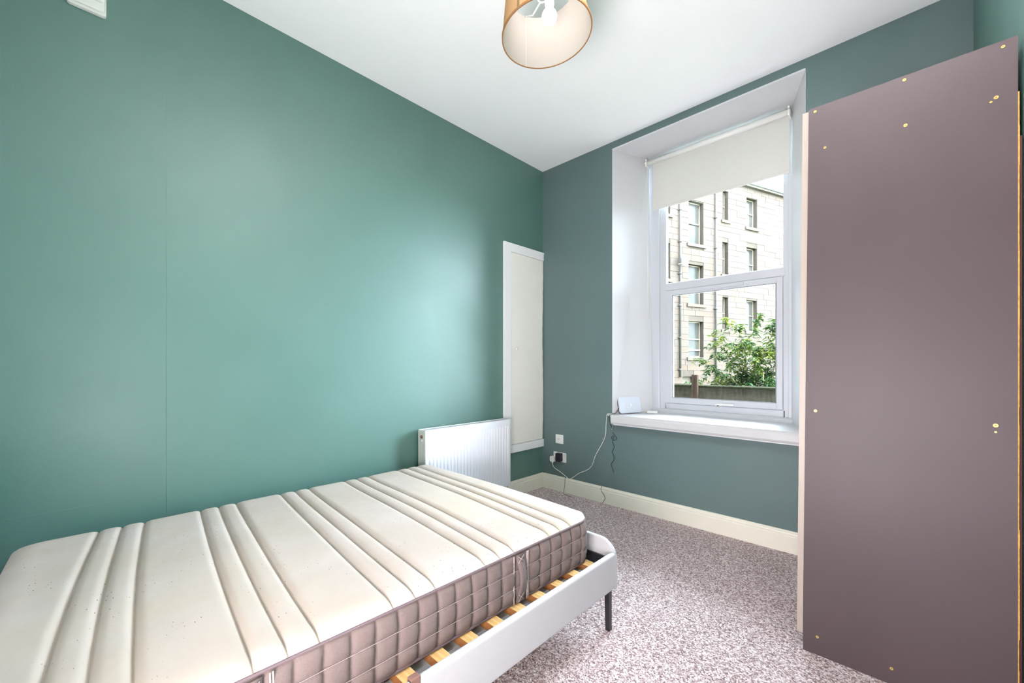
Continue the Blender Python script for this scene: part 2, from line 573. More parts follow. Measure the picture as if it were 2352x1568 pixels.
# lining-paper joints showing through the paint of the left wall
wl = bpy.data.objects['wall_left']
MB().box(-0.002, 0.0009, -2.7462, -2.7430, 0.40, 2.98).build('paper_seam', M['paint_green'], wl)
MB().box(-0.002, 0.0012, -3.30, -2.7446, 0.5530, 0.5562).build('paper_seam', M['paint_green'], wl)
structure(MB().box(0.0, 1.68, YB - 0.2, YB, 0, H).box(2.62, 3.1, YB - 0.2, YB, 0, H).box(1.68, 2.62, YB - 0.2, YB, 2.03, H).build('wall_back', M['paint_green']))  # opening added so the fill light behind the camera can shine in
structure(MB().hexa([(2.724, 0, 0), (3.1, 0, 0), (3.1, YB, 0), (2.80, YB, 0), (2.724, 0, H), (3.1, 0, H), (3.1, YB, H), (2.80, YB, H)]).build('wall_right', M['paint_green']))
WX0, WX1, WZ0, WZ1 = 0.747, 2.054, 0.674, 2.942
D = 0.45
structure(MB().box(0, WX0, 0, D, 0, H).box(WX1, 3.1, 0, D, 0, H).box(WX0, WX1, 0, D, 0, WZ0).box(WX0, WX1, 0, D, WZ1, H).build('wall_window', M['paint_teal']))
# splayed white reveal linings and soffit
structure(MB().hexa([(WX0 - 0.0, -0.002, WZ0), (WX0 + 0.0015, -0.002, WZ0), (0.925, 0.372, WZ0), (WX0, 0.372, WZ0), (WX0, -0.002, 2.93), (WX0 + 0.0015, -0.002, 2.93), (0.885, 0.372, 2.93), (WX0, 0.372, 2.93)]).build('trim_1', M['reveal_white']))
structure(MB().hexa([(WX1, -0.002, WZ0), (1.922, 0.372, WZ0), (WX1, 0.372, WZ0), (WX1 + 0.001, 0.0, WZ0), (WX1 - 0.0015, -0.002, 2.93), (1.922, 0.372, 2.93), (WX1, 0.372, 2.93), (WX1 + 0.001, 0.0, 2.93)]).build('trim_2', M['reveal_white']))
structure(MB().box(WX0, WX1, -0.003, 0.372, 2.93, 2.942).build('trim_3', M['reveal_white']))

# moulded skirting boards
def skirting(name, profile, a0, a1, axis):
    return structure(MB().prism(profile, a0, a1, axis).build(name, M['cream_gloss']))
def skirt_prof(s):
    return [(0, 0), (s * 0.020, 0), (s * 0.020, 0.100), (s * 0.0165, 0.104), (s * 0.0165, 0.109), (s * 0.019, 0.113), (s * 0.017, 0.121), (s * 0.010, 0.128), (s * 0.008, 0.133), (0, 0.133)]
skirting('baseboard_left', skirt_prof(1), YB, -0.0001, 'y')
skirting('baseboard_window', skirt_prof(-1), 0.02, 2.72, 'x')

# ------------------------------------------------------------------ window
win = thing('window_1', (1.4, 0.41, 0.75), kind='structure')
Y0, Y1 = 0.385, 0.445      # frame faces
fx0, fx1 = 0.86, 1.99
up = M['upvc']
m = MB()
m.box(fx0, 0.975, Y0, Y1, 0.76, 2.99, 0.004)
m.box(1.90, fx1, Y0, Y1, 0.76, 2.99, 0.004)
m.box(0.96, 1.915, Y0, Y1, 2.86, 2.99, 0.004)
m.box(0.96, 1.915, Y0, Y1, 0.76, 0.785, 0.004)
m.build('outer_frame', up, win)
m = MB()
ya, yb = 0.40, 0.44
m.box(0.965, 1.03, ya, yb, 0.78, 2.87, 0.003).box(1.868, 1.905, ya, yb, 0.78, 2.87, 0.003)
m.box(1.02, 1.88, ya - 0.004, yb, 1.784, 1.846, 0.004)
m.box(1.02, 1.88, ya, yb, 0.782, 0.834, 0.003)
m.build('inner_frame', up, win)
cs = MB()
cya, cyb = 0.392, 0.436
cs.box(1.031, 1.083, cya, cyb, 0.836, 1.780, 0.004).box(1.828, 1.867, cya, cyb, 0.836, 1.780, 0.004)
cs.box(1.080, 1.831, cya, cyb, 1.738, 1.780, 0.004).box(1.080, 1.831, cya, cyb, 0.836, 0.882, 0.004)
cas = cs.build('casement', up, win)
MB().box(1.29, 1.62, 0.382, 0.396, 1.752, 1.776, 0.004).build('trickle_vent', up, cas)
h = MB().box(1.425, 1.475, 0.376, 0.393, 0.838, 0.852, 0.003).box(1.44, 1.56, 0.364, 0.376, 0.846, 0.857, 0.004).tube([(1.447, 0.393, 0.848), (1.447, 0.364, 0.850)], 0.008, 10)
h.build('window_handle', M['white_plastic'], cas)
MB().box(1.438, 1.452, 0.374, 0.3755, 0.836, 0.844).build('handle_lock', M['black'], cas)
MB().box(1.0835, 1.0885, 0.396, 0.4, 0.882, 1.738).box(1.8225, 1.8275, 0.396, 0.4, 0.882, 1.738).box(1.084, 1.828, 0.396, 0.4, 0.882, 0.886).box(1.084, 1.828, 0.396, 0.4, 1.734, 1.738).build('glazing_gasket', M['gasket'], cas)
MB().box(1.07, 1.84, 0.417, 0.421, 0.87, 1.75).build('pane', M['glass'], cas)
MB().box(1.01, 1.89, 0.422, 0.426, 1.83, 2.88).build('pane', M['glass'], win)
MB().box(0.90, 1.94, 0.352, 0.40, 0.745, 0.778, 0.005).box(0.90, 1.94, 0.366, 0.41, 0.776, 0.786, 0.003).build('cill_moulding', up, win)
# deep painted sill board with a rounded nose and a rounded left end
prof = [(-0.046, 0.678), (-0.052, 0.690), (-0.052, 0.728), (-0.049, 0.740), (-0.040, 0.748), (0.38, 0.750), (0.38, 0.674), (-0.04, 0.674)]
sb = MB().prism(prof, 0.765, 2.054, 'x')
sb.prism([(0.7, -0.003), (0.722, -0.03), (0.752, -0.049), (0.766, -0.052), (0.766, 0.0), (0.7, 0.0)], 0.735, 0.749, 'z')
sb.prism([(0.752, -0.003), (0.745, -0.025), (0.757, -0.045), (0.766, -0.050), (0.766, -0.003)], 0.676, 0.736, 'z')
sb.box(0.747, 0.766, -0.003, 0.38, 0.676, 0.7495)
sb.box(0.78, 2.054, -0.046, -0.0, 0.668, 0.676)
sb.build('window_sill', M['reveal_white'], win)

# ------------------------------------------------------------------ roller blind
bl = thing('roller_blind', (1.42, 0.33, 2.88), 'cream roller blind pulled part way down over the sash window', 'blind')
MB().tube([(0.905, 0.325, 2.885), (1.925, 0.325, 2.885)], 0.021, 18).build('roller_tube', M['white_plastic'], bl)
MB().box(0.938, 1.916, 0.3435, 0.345, 2.495, 2.89).build('fabric', M['blind'], bl)
MB().box(0.938, 1.916, 0.3395, 0.349, 2.474, 2.496, 0.003).build('bottom_bar', M['blind'], bl)
for xx in (0.889, 1.912):
    MB().box(xx, xx + 0.012, 0.295, 0.36, 2.85, 2.915, 0.003).tube([(xx + 0.006, 0.300, 2.893), (xx + 0.006, 0.292, 2.87)], 0.009, 8).build('bracket', M['white_plastic'], bl)
ch = MB()
for dx in (0, 0.0):
    pass
ch.tube([(0.898, 0.312, 2.88), (0.902, 0.313, 2.2), (0.906, 0.315, 1.55)], 0.0022, 6).tube([(0.898, 0.337, 2.88), (0.902, 0.335, 2.2), (0.906, 0.322, 1.55)], 0.0022, 6)
ch.build('chain', M['white_plastic'], bl)

# ------------------------------------------------------------------ wardrobe standing against the right wall
wd = thing('wardrobe', (2.45, -0.58, 0.0), 'tall wardrobe with bare dark mauve side panel against right wall', 'wardrobe')
yw = -0.985
sp_ = MB().hexa([(2.186, yw, 0), (2.735, yw, 0), (2.712, yw + 0.018, 0), (2.186, yw + 0.018, 0), (2.205, yw, 2.176), (2.735, yw, 2.176), (2.712, yw + 0.018, 2.176), (2.205, yw + 0.018, 2.176)])
side = sp_.build('side_panel', M['laminate'], wd)
for sx, sz, r in [(2.226, 2.160, 0.0050), (2.481, 2.161, 0.0050), (2.257, 2.005, 0.0045), (2.484, 1.999, 0.0055), (2.705, 2.156, 0.0045), (2.691, 2.002, 0.0055), (2.680, 1.992, 0.0035), (2.227, 0.969, 0.0055), (2.690, 0.958, 0.0060), (2.690, 0.937, 0.0030), (2.233, 0.072, 0.0050), (2.448, 0.058, 0.0050)]:
    mm = MB()
    ring = [(sx + r * math.cos(2 * PI * k / 12), sz + r * math.sin(2 * PI * k / 12)) for k in range(12)]
    mm.prism(ring, yw - 0.0015, yw + 0.001, 'y')
    s_ = mm.build('screw_head', M['brass'], side)
    if r > 0.004:
        MB().box(sx - r * 0.32, sx + r * 0.32, yw - 0.0022, yw - 0.0012, sz - r * 0.25, sz + r * 0.25).build('screw_slot', M['shade_seam'], wd)
# hardboard back edge with a raw chipped strip down the rear edge
edge = MB()
zz = 0.0
while zz < 2.0:
    hh = random.uniform(0.05, 0.16)
    edge.box(2.7348, 2.7372 + random.uniform(0, 0.0016), yw - random.uniform(0.001, 0.003), yw + 0.016, zz, min(2.0, zz + hh))
    zz += hh
edge.build('raw_edge', M['chip_edge'], side)
MB().box(2.7385, 2.7425, yw - 0.006, yw + 0.05, 0.0, 1.86).build('back_panel', M['mdf_dark_red'], wd)
MB().box(2.205, 2.712, -0.21, -0.19, 0, 2.176).build('side_panel', M['laminate'], wd)
MB().box(2.205, 2.712, yw + 0.018, -0.21, 2.158, 2.176).build('top_panel', M['laminate'], wd)
MB().box(2.21, 2.712, yw + 0.018, -0.21, 0.06, 0.078).build('bottom_panel', M['laminate'], wd)
MB().box(2.215, 2.23, yw + 0.018, -0.21, 0.0, 0.06).build('plinth', M['laminate'], wd)
for (a, b) in ((yw + 0.008, -0.589), (-0.585, -0.19)):
    dr = MB().hexa([(2.164, a, 0.062), (2.1845, a, 0.062), (2.1845, b, 0.062), (2.164, b, 0.062), (2.184, a, 2.172), (2.204, a, 2.172), (2.204, b, 2.172), (2.184, b, 2.172)]).build('door', M['wardrobe_cream'], wd)
    hy = -0.63 if b < -0.4 else -0.545
    MB().tube([(2.172, hy, 1.02), (2.150, hy, 1.02), (2.150, hy, 1.18), (2.174, hy, 1.18)], 0.005, 8).build('handle', M['ledge'], dr)

# ------------------------------------------------------------------ bed
bed = thing('bed_frame', (0.85, -2.3, 0.0), 'grey upholstered double bed frame with pale wooden slats', 'bed')
BX0, BX1 = 0.121, 1.570
uph = M['upholstery']
MB().prism(rrect(BX0, BX1, 0.165, 0.376, 0.085, 8, (0.12, 0.12, 1, 1)), -1.392, -1.372, 'y', 0.004).build('footboard', uph, bed)
MB().box(BX0 + 0.03, BX1 - 0.03, -1.402, -1.3925, 0.19, 0.300, 0.002).build('end_bar', M['black_metal'], bed)
MB().prism(rrect(BX0, BX1, 0.165, 0.66, 0.085, 8, (0.12, 0.12, 1, 1)), -3.27, -3.235, 'y', 0.006).build('headboard', uph, bed)
def rail(x0, x1, y0, y1):
    zt, zb, r = 0.326, 0.170, 0.010
    poly = rrect(x0, x1, zb, zt, r, 4)
    return MB().prism(poly, y0, y1, 'y', 0.002)
rail(1.545, 1.571, -2.380, -1.394).build('side_rail', uph, bed)
rail(1.545, 1.571, -3.234, -2.412).build('side_rail', uph, bed)
rail(BX0 - 0.025, BX0 + 0.001, -3.234, -1.412).build('side_rail', uph, bed)
MB().box(1.540, 1.560, -2.410, -2.382, 0.19, 0.330, 0.002).build('rail_bracket', M['bracket'], bed)
for x0, x1 in ((1.430, 1.460), (0.24, 0.27)):
    MB().box(x0, x1, -3.22, -1.405, 0.252, 0.257).box(x0 if x0 < 1 else x1 - 0.004, (x0 + 0.004) if x0 < 1 else x1, -3.22, -1.405, 0.226, 0.252).build('slat_holder', M['ledge'], bed)
MB().box(0.82, 0.86, -3.22, -1.405, 0.22, 0.257).build('centre_beam', M['black_metal'], bed)
slat_me = None
ys = [-1.482 - 0.1118 * k for k in range(16)]
for k, y in enumerate(ys):
    if y < -3.2: break
    if slat_me is None:
        s0 = MB().box(0.17, 1.528, y - 0.023, y + 0.023, 0.2585, 0.286, 0.0).build('slat', M['wood'], bed)
        s0.data.materials.append(M['wood_edge'])
        for p in s0.data.polygons:
            if abs(p.normal.z) < 0.5: p.material_index = 1
        slat_me = s0
    else:
        c = slat_me.copy(); col.objects.link(c); c.parent = bed
        c.location = (0, y - ys[0], 0)
for lx, ly in ((1.556, -1.425), (0.15, -1.425), (1.556, -3.2), (0.15, -3.2), (1.545, -2.52)):
    MB().hexa([(lx - .010, ly - .010, 0), (lx + .010, ly - .010, 0), (lx + .010, ly + .010, 0), (lx - .010, ly + .010, 0),
               (lx - .014, ly - .012, .185), (lx + .009, ly - .012, .185), (lx + .009, ly + .012, .185), (lx - .014, ly + .012, .185)]).build('leg', M['black_metal'], bed)

# ------------------------------------------------------------------ mattress
mat_c = Vector((0.8050, -2.310, 0.287))
mt = thing('mattress', mat_c, 'bare white mattress with grooved top and taupe quilted sides', 'mattress')
MW, ML = 1.320, 1.780
ROT = math.radians(-0.9)
RZ = Matrix.Rotation(ROT, 3, 'Z')
ZS = 0.182           # seam height above the slats
RC = 0.085
def halfw(y):
    e = abs(y) - (ML / 2 - RC)
    if e <= 0: return MW / 2
    return MW / 2 - RC + math.sqrt(max(0.0, RC * RC - e * e))
groove_c = [0.690, 0.357, 0.022, -0.310, -0.640]   # group centres along the mattress
grooves = []
for g in groove_c:
    grooves += [g - 0.069, g, g + 0.069]
def top_z(x, y, hw):
    e = min(hw - abs(x), ML / 2 - abs(y))
    q = min(max(e, 0) / 0.075, 1)
    dome = 0.026 * math.sqrt(max(0, 1 - (1 - q) ** 2)) + 0.008 * (1 - (2 * x / MW) ** 2)
    yy = y + 0.078 * (x / MW) + 0.012 * math.sin(2.3 * x + 1.1 * y + 2)  # grooves run a little askew
    dmin = 9.0
    for g in grooves:
        dmin = min(dmin, abs(yy - g))
    fade = min(1, max(e, 0) / 0.006)
    gr = 0.0085 * math.exp(-(dmin / 0.0032) ** 2) + 0.0075 * math.exp(-(dmin / 0.013) ** 2)
    wave = 0.004 * math.sin(5 * x + 3 * y) * math.sin(4.1 * y - x)
    return ZS + dome - gr * fade * (0.6 + 0.4 * q) + wave * q
NX, NY = 64, 760
vs, fs = [], []
for j in range(NY + 1):
    y = -ML / 2 + ML * j / NY
    hw = halfw(y)
    for i in range(NX + 1):
        s_ = -1 + 2 * i / NX
        s_ = math.copysign(1 - (1 - abs(s_)) ** 1.25, s_)
        x = s_ * hw
        p = RZ @ Vector((x, y, 0))
        vs.append((p.x + mat_c.x, p.y + mat_c.y, top_z(x, y, hw) + mat_c.z))
for j in range(NY):
    for i in range(NX):
        a = j * (NX + 1) + i
        fs.append((a, a + 1, a + NX + 2, a + NX + 1))
b_ = MB().add(vs, fs, True)
b_.build('cover_top', M['mattress_top'], mt)
# perimeter path
def perimeter(step=0.004, inset=0.0, r=RC):
    pts = []
    hx, hy = MW / 2 - inset, ML / 2 - inset
    segs = [((hx, -hy + r), (hx, hy - r)), None, ((hx - r, hy), (-hx + r, hy)), None, ((-hx, hy - r), (-hx, -hy + r)), None, ((-hx + r, -hy), (hx - r, -hy)), None]
    cen = [(hx - r, hy - r, 0), (-hx + r, hy - r, PI / 2), (-hx + r, -hy + r, PI), (hx - r, -hy + r, 1.5 * PI)]
    ci = 0
    for sg in segs:
        if sg:
            a, b = Vector(sg[0]), Vector(sg[1])
            n = max(2, int((b - a).length / step))
            d = (b - a).normalized()
            for k in range(n):
                p = a + (b - a) * k / n
                pts.append((p.x, p.y, d.y, -d.x))
        else:
            cx, cy, a0 = cen[ci]; ci += 1
            n = max(3, int(r * PI / 2 / step))
            for k in range(n):
                a = a0 + PI / 2 * k / n
                pts.append((cx + r * math.cos(a), cy + r * math.sin(a), math.cos(a), math.sin(a)))
    return pts
per = perimeter()
NZ = 24
vs, fs = [], []
acc = 0.0
prev = None
CELL = 0.0668
for (x, y, nx, ny) in per:
    if prev: acc += math.hypot(x - prev[0], y - prev[1])
    prev = (x, y)
    for k in range(NZ + 1):
        t = k / NZ
        u_ = acc / CELL + 0.02 * math.sin(6 * t + acc * 9)
        du = abs(u_ - round(u_)) * CELL
        dv = min(abs(t - 1 / 3), abs(t - 2 / 3)) * ZS
        ev = min(t, 1 - t) * ZS
        puff = 0.013 * (1 - math.exp(-(du / 0.009) ** 1.1)) * (1 - 0.45 * math.exp(-(dv / 0.006) ** 1.2)) * (1 - math.exp(-ev / 0.012))
        puff += 0.0016 * math.sin(31 * acc + 40 * t) * math.sin(17 * acc - 23 * t)
        bulge = 0.004 * math.sin(PI * t)
        p = RZ @ Vector((x + nx * (puff + bulge - 0.006), y + ny * (puff + bulge - 0.006), 0))
        vs.append((p.x + mat_c.x, p.y + mat_c.y, mat_c.z + ZS * t))
n = len(per)
for i in range(n):
    j = (i + 1) % n
    for k in range(NZ):
        fs.append((i * (NZ + 1) + k, j * (NZ + 1) + k, j * (NZ + 1) + k + 1, i * (NZ + 1) + k + 1))
MB().add(vs, fs, True).build('side_band', M['mattress_side'], mt)
for zz, r in ((ZS + 0.001, 0.0042), (0.006, 0.0045)):
    loop = []
    for (x, y, nx, ny) in perimeter(0.02, 0.002):
        p = RZ @ Vector((x, y, 0))
        loop.append((p.x + mat_c.x, p.y + mat_c.y, mat_c.z + zz))
    MB().tube(loop, r, 6, True).build('piping', M['piping'], mt)
# pale stitch lines along the near side
for tz in (1 / 3, 2 / 3):
    pts = []
    for k in range(0, 220):
        y = -ML / 2 + RC + (ML - 2 * RC) * k / 219
        p = RZ @ Vector((MW / 2 + 0.0062, y, 0))
        pts.append((p.x + mat_c.x, p.y + mat_c.y, mat_c.z + ZS * tz))
    MB().tube(pts, 0.0008, 5).build('stitching', M['stitch'], mt)
# carrying handles on the near side
for yh in (0.415, -0.425):
    hm = MB()
    vs, fs = [], []
    N = 14
    for k in range(N + 1):
        t = k / N
        out = 0.004 + 0.017 * math.sin(PI * min(1, max(0, (t - 0.08) / 0.84)))
        wd_ = 0.020 - 0.004 * math.sin(PI * t)
        for s_, th in ((-1, 0), (1, 0), (1, 0.003), (-1, 0.003)):
            p = RZ @ Vector((MW / 2 + out + th, yh + s_ * wd_, 0))
            vs.append((p.x + mat_c.x, p.y + mat_c.y, mat_c.z + ZS * (0.03 + 0.94 * t)))
    for k in range(N):
        for q in range(4):
            q2 = (q + 1) % 4
            fs.append((k * 4 + q, k * 4 + q2, k * 4 + 4 + q2, k * 4 + 4 + q))
    hm.add(vs, fs, True)
    hd = hm.build('handle', M['mattress_side'], mt)
    pm = MB()
    for dy in (-0.034, 0.034, 0.040):
        pts = []
        for k in range(9):
            t = k / 8
            p = RZ @ Vector((MW / 2 + 0.008 - 0.003 * math.sin(PI * t), yh + dy + 0.003 * math.sin(3 * t), 0))
            pts.append((p.x + mat_c.x, p.y + mat_c.y, mat_c.z + ZS * (0.02 + 0.96 * t)))
        pm.tube(pts, 0.0022, 6)
    for (t0, t1) in ((0.06, 0.20), (0.82, 0.95)):
        for sgn in (1, -1):
            o_ = 0.010
            a = RZ @ Vector((MW / 2 + o_ + 0.002, yh - sgn * 0.014, 0)); b = RZ @ Vector((MW / 2 + o_ + 0.002, yh + sgn * 0.014, 0))
            pm.tube([(a.x + mat_c.x, a.y + mat_c.y, mat_c.z + ZS * t0), (b.x + mat_c.x, b.y + mat_c.y, mat_c.z + ZS * t1)], 0.0010, 5)
    pm.build('handle_piping', M['stitch'], hd)

# ------------------------------------------------------------------ radiator
rd = thing('radiator', (0.08, -0.98, 0.15), 'white ribbed panel radiator on the green wall by the bed foot', 'radiator')
RY0, RY1, RZ0, RZ1 = -1.398, -0.562, 0.150, 0.703
fr = MB()
# fluted front sheet
vs, fs = [], []
pitch = (RY1 - RY0 - 0.036) / 26
NYR = 26 * 8
zs = [RZ0 + 0.004, RZ0 + 0.045, RZ0 + 0.06, RZ1 - 0.062, RZ1 - 0.048, RZ1 - 0.004]
for j in range(NYR + 1):
    y = RY0 + 0.018 + pitch * j / 8
    ph = ((j % 8) / 8.0)
    dd = abs(ph - 0.5) * pitch
    dep = 0.011 * max(0.0, 1 - (dd / 0.0052)) ** 0.8 if dd < 0.0052 else 0.0
    for k, z in enumerate(zs):
        vs.append((0.118 - (dep if 2 <= k <= 3 else 0.0), y, z))
for j in range(NYR):
    for k in range(len(zs) - 1):
        a = j * len(zs) + k
        fs.append((a, a + len(zs), a + len(zs) + 1, a + 1))
fr.add(vs, fs, False)
fr.box(0.088, 0.1185, RY0 + 0.002, RY0 + 0.020, RZ0, RZ1 - 0.003, 0.003).box(0.088, 0.1185, RY1 - 0.020, RY1 - 0.002, RZ0, RZ1 - 0.003, 0.003)
fr.box(0.088, 0.104, RY0 + 0.01, RY1 - 0.01, RZ0 + 0.004, RZ1 - 0.006)
fr.build('front_panel', M['rad'], rd)
MB().box(0.035, 0.052, RY0 + 0.01, RY1 - 0.01, RZ0, RZ1 - 0.008, 0.003).build('rear_panel', M['rad'], rd)
tp = MB().box(0.030, 0.042, RY0, RY1, RZ1 - 0.006, RZ1, 0.002).box(0.104, 0.119, RY0, RY1, RZ1 - 0.006, RZ1, 0.002)
y = RY0 + 0.004
while y < RY1 - 0.01:
    tp.box(0.040, 0.106, y, y + 0.006, RZ1 - 0.010, RZ1 - 0.003)
    y += 0.014
tp.build('top_grille', M['rad'], rd)
for y0, y1 in ((RY0 - 0.002, RY0 + 0.002), (RY1 - 0.002, RY1 + 0.002)):
    MB().prism(rrect(0.030, 0.117, RZ0 + 0.002, RZ1 - 0.002, 0.005, 3), y0, y1, 'y').build('side_cover', M['rad_side'], rd)
MB().tube([(0.076, RY0 - 0.008, 0.655), (0.076, RY0 + 0.004, 0.655)], 0.012, 14).build('bleed_plug', M['bracket'], rd)
MB().tube([(0.078, RY0 - 0.010, 0.628), (0.078, RY0 + 0.004, 0.628)], 0.008, 12).build('bleed_valve', M['ledge'], rd)
MB().tube([(0.07, RY1 + 0.014, 0.0), (0.07, RY1 + 0.014, 0.165)], 0.0075, 10).tube([(0.07, RY1 - 0.01, 0.178), (0.07, RY1 + 0.016, 0.178)], 0.010, 10).tube([(0.07, RY1 + 0.016, 0.165), (0.07, RY1 + 0.016, 0.205), (0.07, RY1 + 0.016, 0.262)], [0.012, 0.017, 0.015], 14).build('valve', M['white_plastic'], rd)
for yb_ in (-1.25, -0.74):
    MB().box(0.0205, 0.036, yb_, yb_ + 0.03, 0.22, 0.62).build('wall_bracket', M['rad_side'], rd)

# ------------------------------------------------------------------ wall cupboard in the corner
cp = thing('wall_cupboard', (0.0, -0.27, 0.385), 'narrow white cupboard door set in green wall above radiator', 'cupboard')
wg = M['white_gloss']
MB().box(0.0, 0.018, -0.535, -0.446, 0.388, 2.222, 0.002).build('frame_stile', wg, cp)
MB().box(0.0, 0.018, -0.447, -0.004, 2.146, 2.221, 0.002).box(0.016, 0.022, -0.447, -0.004, 2.206, 2.220).build('frame_head', wg, cp)
MB().box(0.0, 0.018, -0.447, -0.002, 0.384, 0.454, 0.002).build('frame_sill', wg, cp)
# the door's corner edge is ragged where paint was cut in
poly = [(-0.442, 0.458), (-0.442, 2.143)]
for k in range(40):
    t = k / 39
    poly.append((-0.012 + 0.004 * math.sin(9 * t + 1) + random.uniform(-0.0025, 0.0025), 2.143 - t * 1.685))
dr = MB().prism(poly, 0.0, 0.011, 'x').build('door', M['cream_door'], cp)
MB().tube([(0.010, -0.388, 1.298), (0.020, -0.388, 1.298), (0.024, -0.388, 1.298), (0.034, -0.388, 1.298), (0.038, -0.388, 1.298)], [0.007, 0.006, 0.013, 0.014, 0.008], 14).build('knob', M['white_plastic'], dr)

# ------------------------------------------------------------------ sockets, plugs, cables
so = tag(MB().prism(rrect(0.162, 0.248, 0.434, 0.516, 0.006, 3), -0.009, 0.0, 'y', 0.002).build('phone_socket', M['white_plastic'], None, (0.205, 0, 0.475)), 'small square white telephone socket above the power socket', 'socket')
MB().box(0.192, 0.206, -0.0098, -0.0085, 0.468, 0.482).build('socket_port', M['rad_side'], so, (0.205, 0, 0.475))
ps = thing('power_socket', (0.205, 0, 0.31), 'double white power socket low on the teal wall near corner', 'socket')
MB().prism(rrect(0.138, 0.280, 0.268, 0.354, 0.006, 3), -0.010, 0.0, 'y', 0.002).build('face_plate', M['white_plastic'], ps)
MB().box(0.258, 0.268, -0.0115, -0.009, 0.322, 0.344, 0.001).build('switch', M['rad_side'], ps)
MB().box(0.145, 0.155, -0.0115, -0.009, 0.322, 0.344, 0.001).build('switch', M['rad_side'], ps)
bk = MB().prism(rrect(0.188, 0.246, 0.276, 0.352, 0.008, 3), -0.048, -0.0102, 'y', 0.004).build('power_adapter', M['black'], None, (0.217, -0.011, 0.31))
tag(bk, 'black plug-in power adapter in the double wall socket', 'adapter')
wp = MB().prism(rrect(0.118, 0.166, 0.262, 0.312, 0.010, 3), -0.042, -0.0102, 'y', 0.004).box(0.136, 0.148, -0.036, -0.022, 0.250, 0.264, 0.002).build('plug', M['white_plastic'], None, (0.142, -0.011, 0.287))
tag(wp, 'white plug with white cable in left half of double socket', 'plug')

def cord(name, pts, r, m, label, cat='cable'):
    p = catmull(pts, 7)
    o = MB().tube(p, r, 6).build(name, m, None, p[0])
    return tag(o, label, cat)
cord('power_cable', [(0.142, -0.030, 0.250), (0.145, -0.026, 0.225), (0.165, -0.024, 0.205), (0.236, -0.024, 0.178), (0.295, -0.026, 0.152), (0.335, -0.027, 0.138), (0.372, -0.026, 0.160), (0.43, -0.018, 0.205), (0.475, -0.014, 0.228), (0.53, -0.012, 0.262), (0.565, -0.014, 0.305), (0.585, -0.012, 0.365), (0.606, -0.012, 0.408), (0.66, -0.012, 0.500), (0.692, -0.014, 0.575), (0.700, -0.02, 0.65), (0.717, -0.040, 0.715), (0.732, -0.054, 0.752), (0.748, -0.03, 0.7535), (0.758, 0.008, 0.7535), (0.765, 0.03, 0.7535)], 0.0030, M['white_plastic'], 'white cable looping from wall plug up to the window sill')
cord('network_cable', [(0.790, 0.035, 0.800), (0.774, 0.03, 0.775), (0.768, 0.008, 0.7545), (0.762, -0.03, 0.7545), (0.752, -0.056, 0.738), (0.752, -0.053, 0.70), (0.753, -0.030, 0.66), (0.751, -0.012, 0.63)], 0.0026, M['black'], 'short black cable bent over the left end of the window sill')
cord('painted_cable', [(0.752, -0.004, 0.60), (0.775, -0.004, 0.572), (0.79, -0.005, 0.552), (0.770, -0.005, 0.535), (0.745, -0.004, 0.545), (0.742, -0.004, 0.560), (0.762, -0.004, 0.568), (0.752, -0.004, 0.520), (0.765, -0.004, 0.480), (0.748, -0.004, 0.44), (0.764, -0.004, 0.405), (0.762, -0.004, 0.37), (0.738, -0.004, 0.335), (0.752, -0.004, 0.30), (0.762, -0.004, 0.268)], 0.0028, M['dark_teal'], 'dark tangled cable stuck to the teal wall below the sill')
cord('thin_wire', [(0.280, -0.010, 0.139), (0.280, -0.0215, 0.126), (0.279, -0.0228, 0.09), (0.272, -0.0228, 0.04), (0.269, -0.0235, 0.004), (0.30, -0.06, 0.003), (0.40, -0.085, 0.003)], 0.0018, M['black'], 'thin black wire crossing the skirting below the double socket')
cord('thin_wire', [(0.652, -0.008, 0.137), (0.652, -0.0215, 0.122), (0.656, -0.0228, 0.10), (0.682, -0.0228, 0.07), (0.692, -0.0228, 0.045), (0.68, -0.0228, 0.02), (0.668, -0.025, 0.003)], 0.0018, M['black'], 'thin black wire bent over the skirting under the sill end')
kn = MB().tube([(0.747, -0.006, 0.622), (0.747, -0.006, 0.646)], [0.004, 0.006], 10).tube([(0.747, -0.006, 0.646), (0.748, -0.006, 0.668)], 0.001, 5)
tag(kn.build('pull_cord_knob', M['white_plastic'], None, (0.747, -0.006, 0.63)), 'tiny white cord knob hanging under the sill left end', 'knob')

# router leaning in the window reveal
A = Vector((0.802, 0.030, 0.7505)); ex = Vector((0.375, 0.927, 0)).normalized(); nn = Vector((0.927, -0.375, 0)).normalized()
lean = math.radians(13)
ez = Vector((0, 0, 1)) * math.cos(lean) - nn * math.sin(lean)
en = ex.cross(ez); en = en if en.dot(nn) > 0 else -en
rt = thing('router', A + ex * 0.11, 'pale grey rounded router standing on the left end of the window sill', 'router')
def plate(poly, d0, d1, bev=0.0):
    b = MB()
    tmp = MB().prism([(p[0], p[1]) for p in poly], d0, d1, 'z', bev)
    b.add([A + ex * v[0] + ez * v[1] + en * v[2] for v in tmp.v], tmp.f)
    return b
plate(rrect(0.0, 0.225, 0.004, 0.140, 0.022, 5), -0.010, 0.006, 0.004).build('front_shell', M['router_grey'], rt)
plate(rrect(0.001, 0.224, 0.003, 0.139, 0.022, 5), -0.020, -0.010, 0.002).build('back_shell', M['black'], rt)
rg = []
for k in range(40):
    a = 2 * PI * k / 40
    rg.append(A + ex * (0.118 + 0.056 * math.cos(a)) + ez * (0.070 + 0.050 * math.sin(a)) + en * 0.0062)
MB().tube(rg, 0.0022, 6, True).build('ring', M['router_light'], rt)
plate([(0.118 + 0.010 * math.cos(2 * PI * k / 14), 0.070 + 0.010 * math.sin(2 * PI * k / 14)) for k in range(14)], 0.006, 0.0085).build('button', M['router_light'], rt)
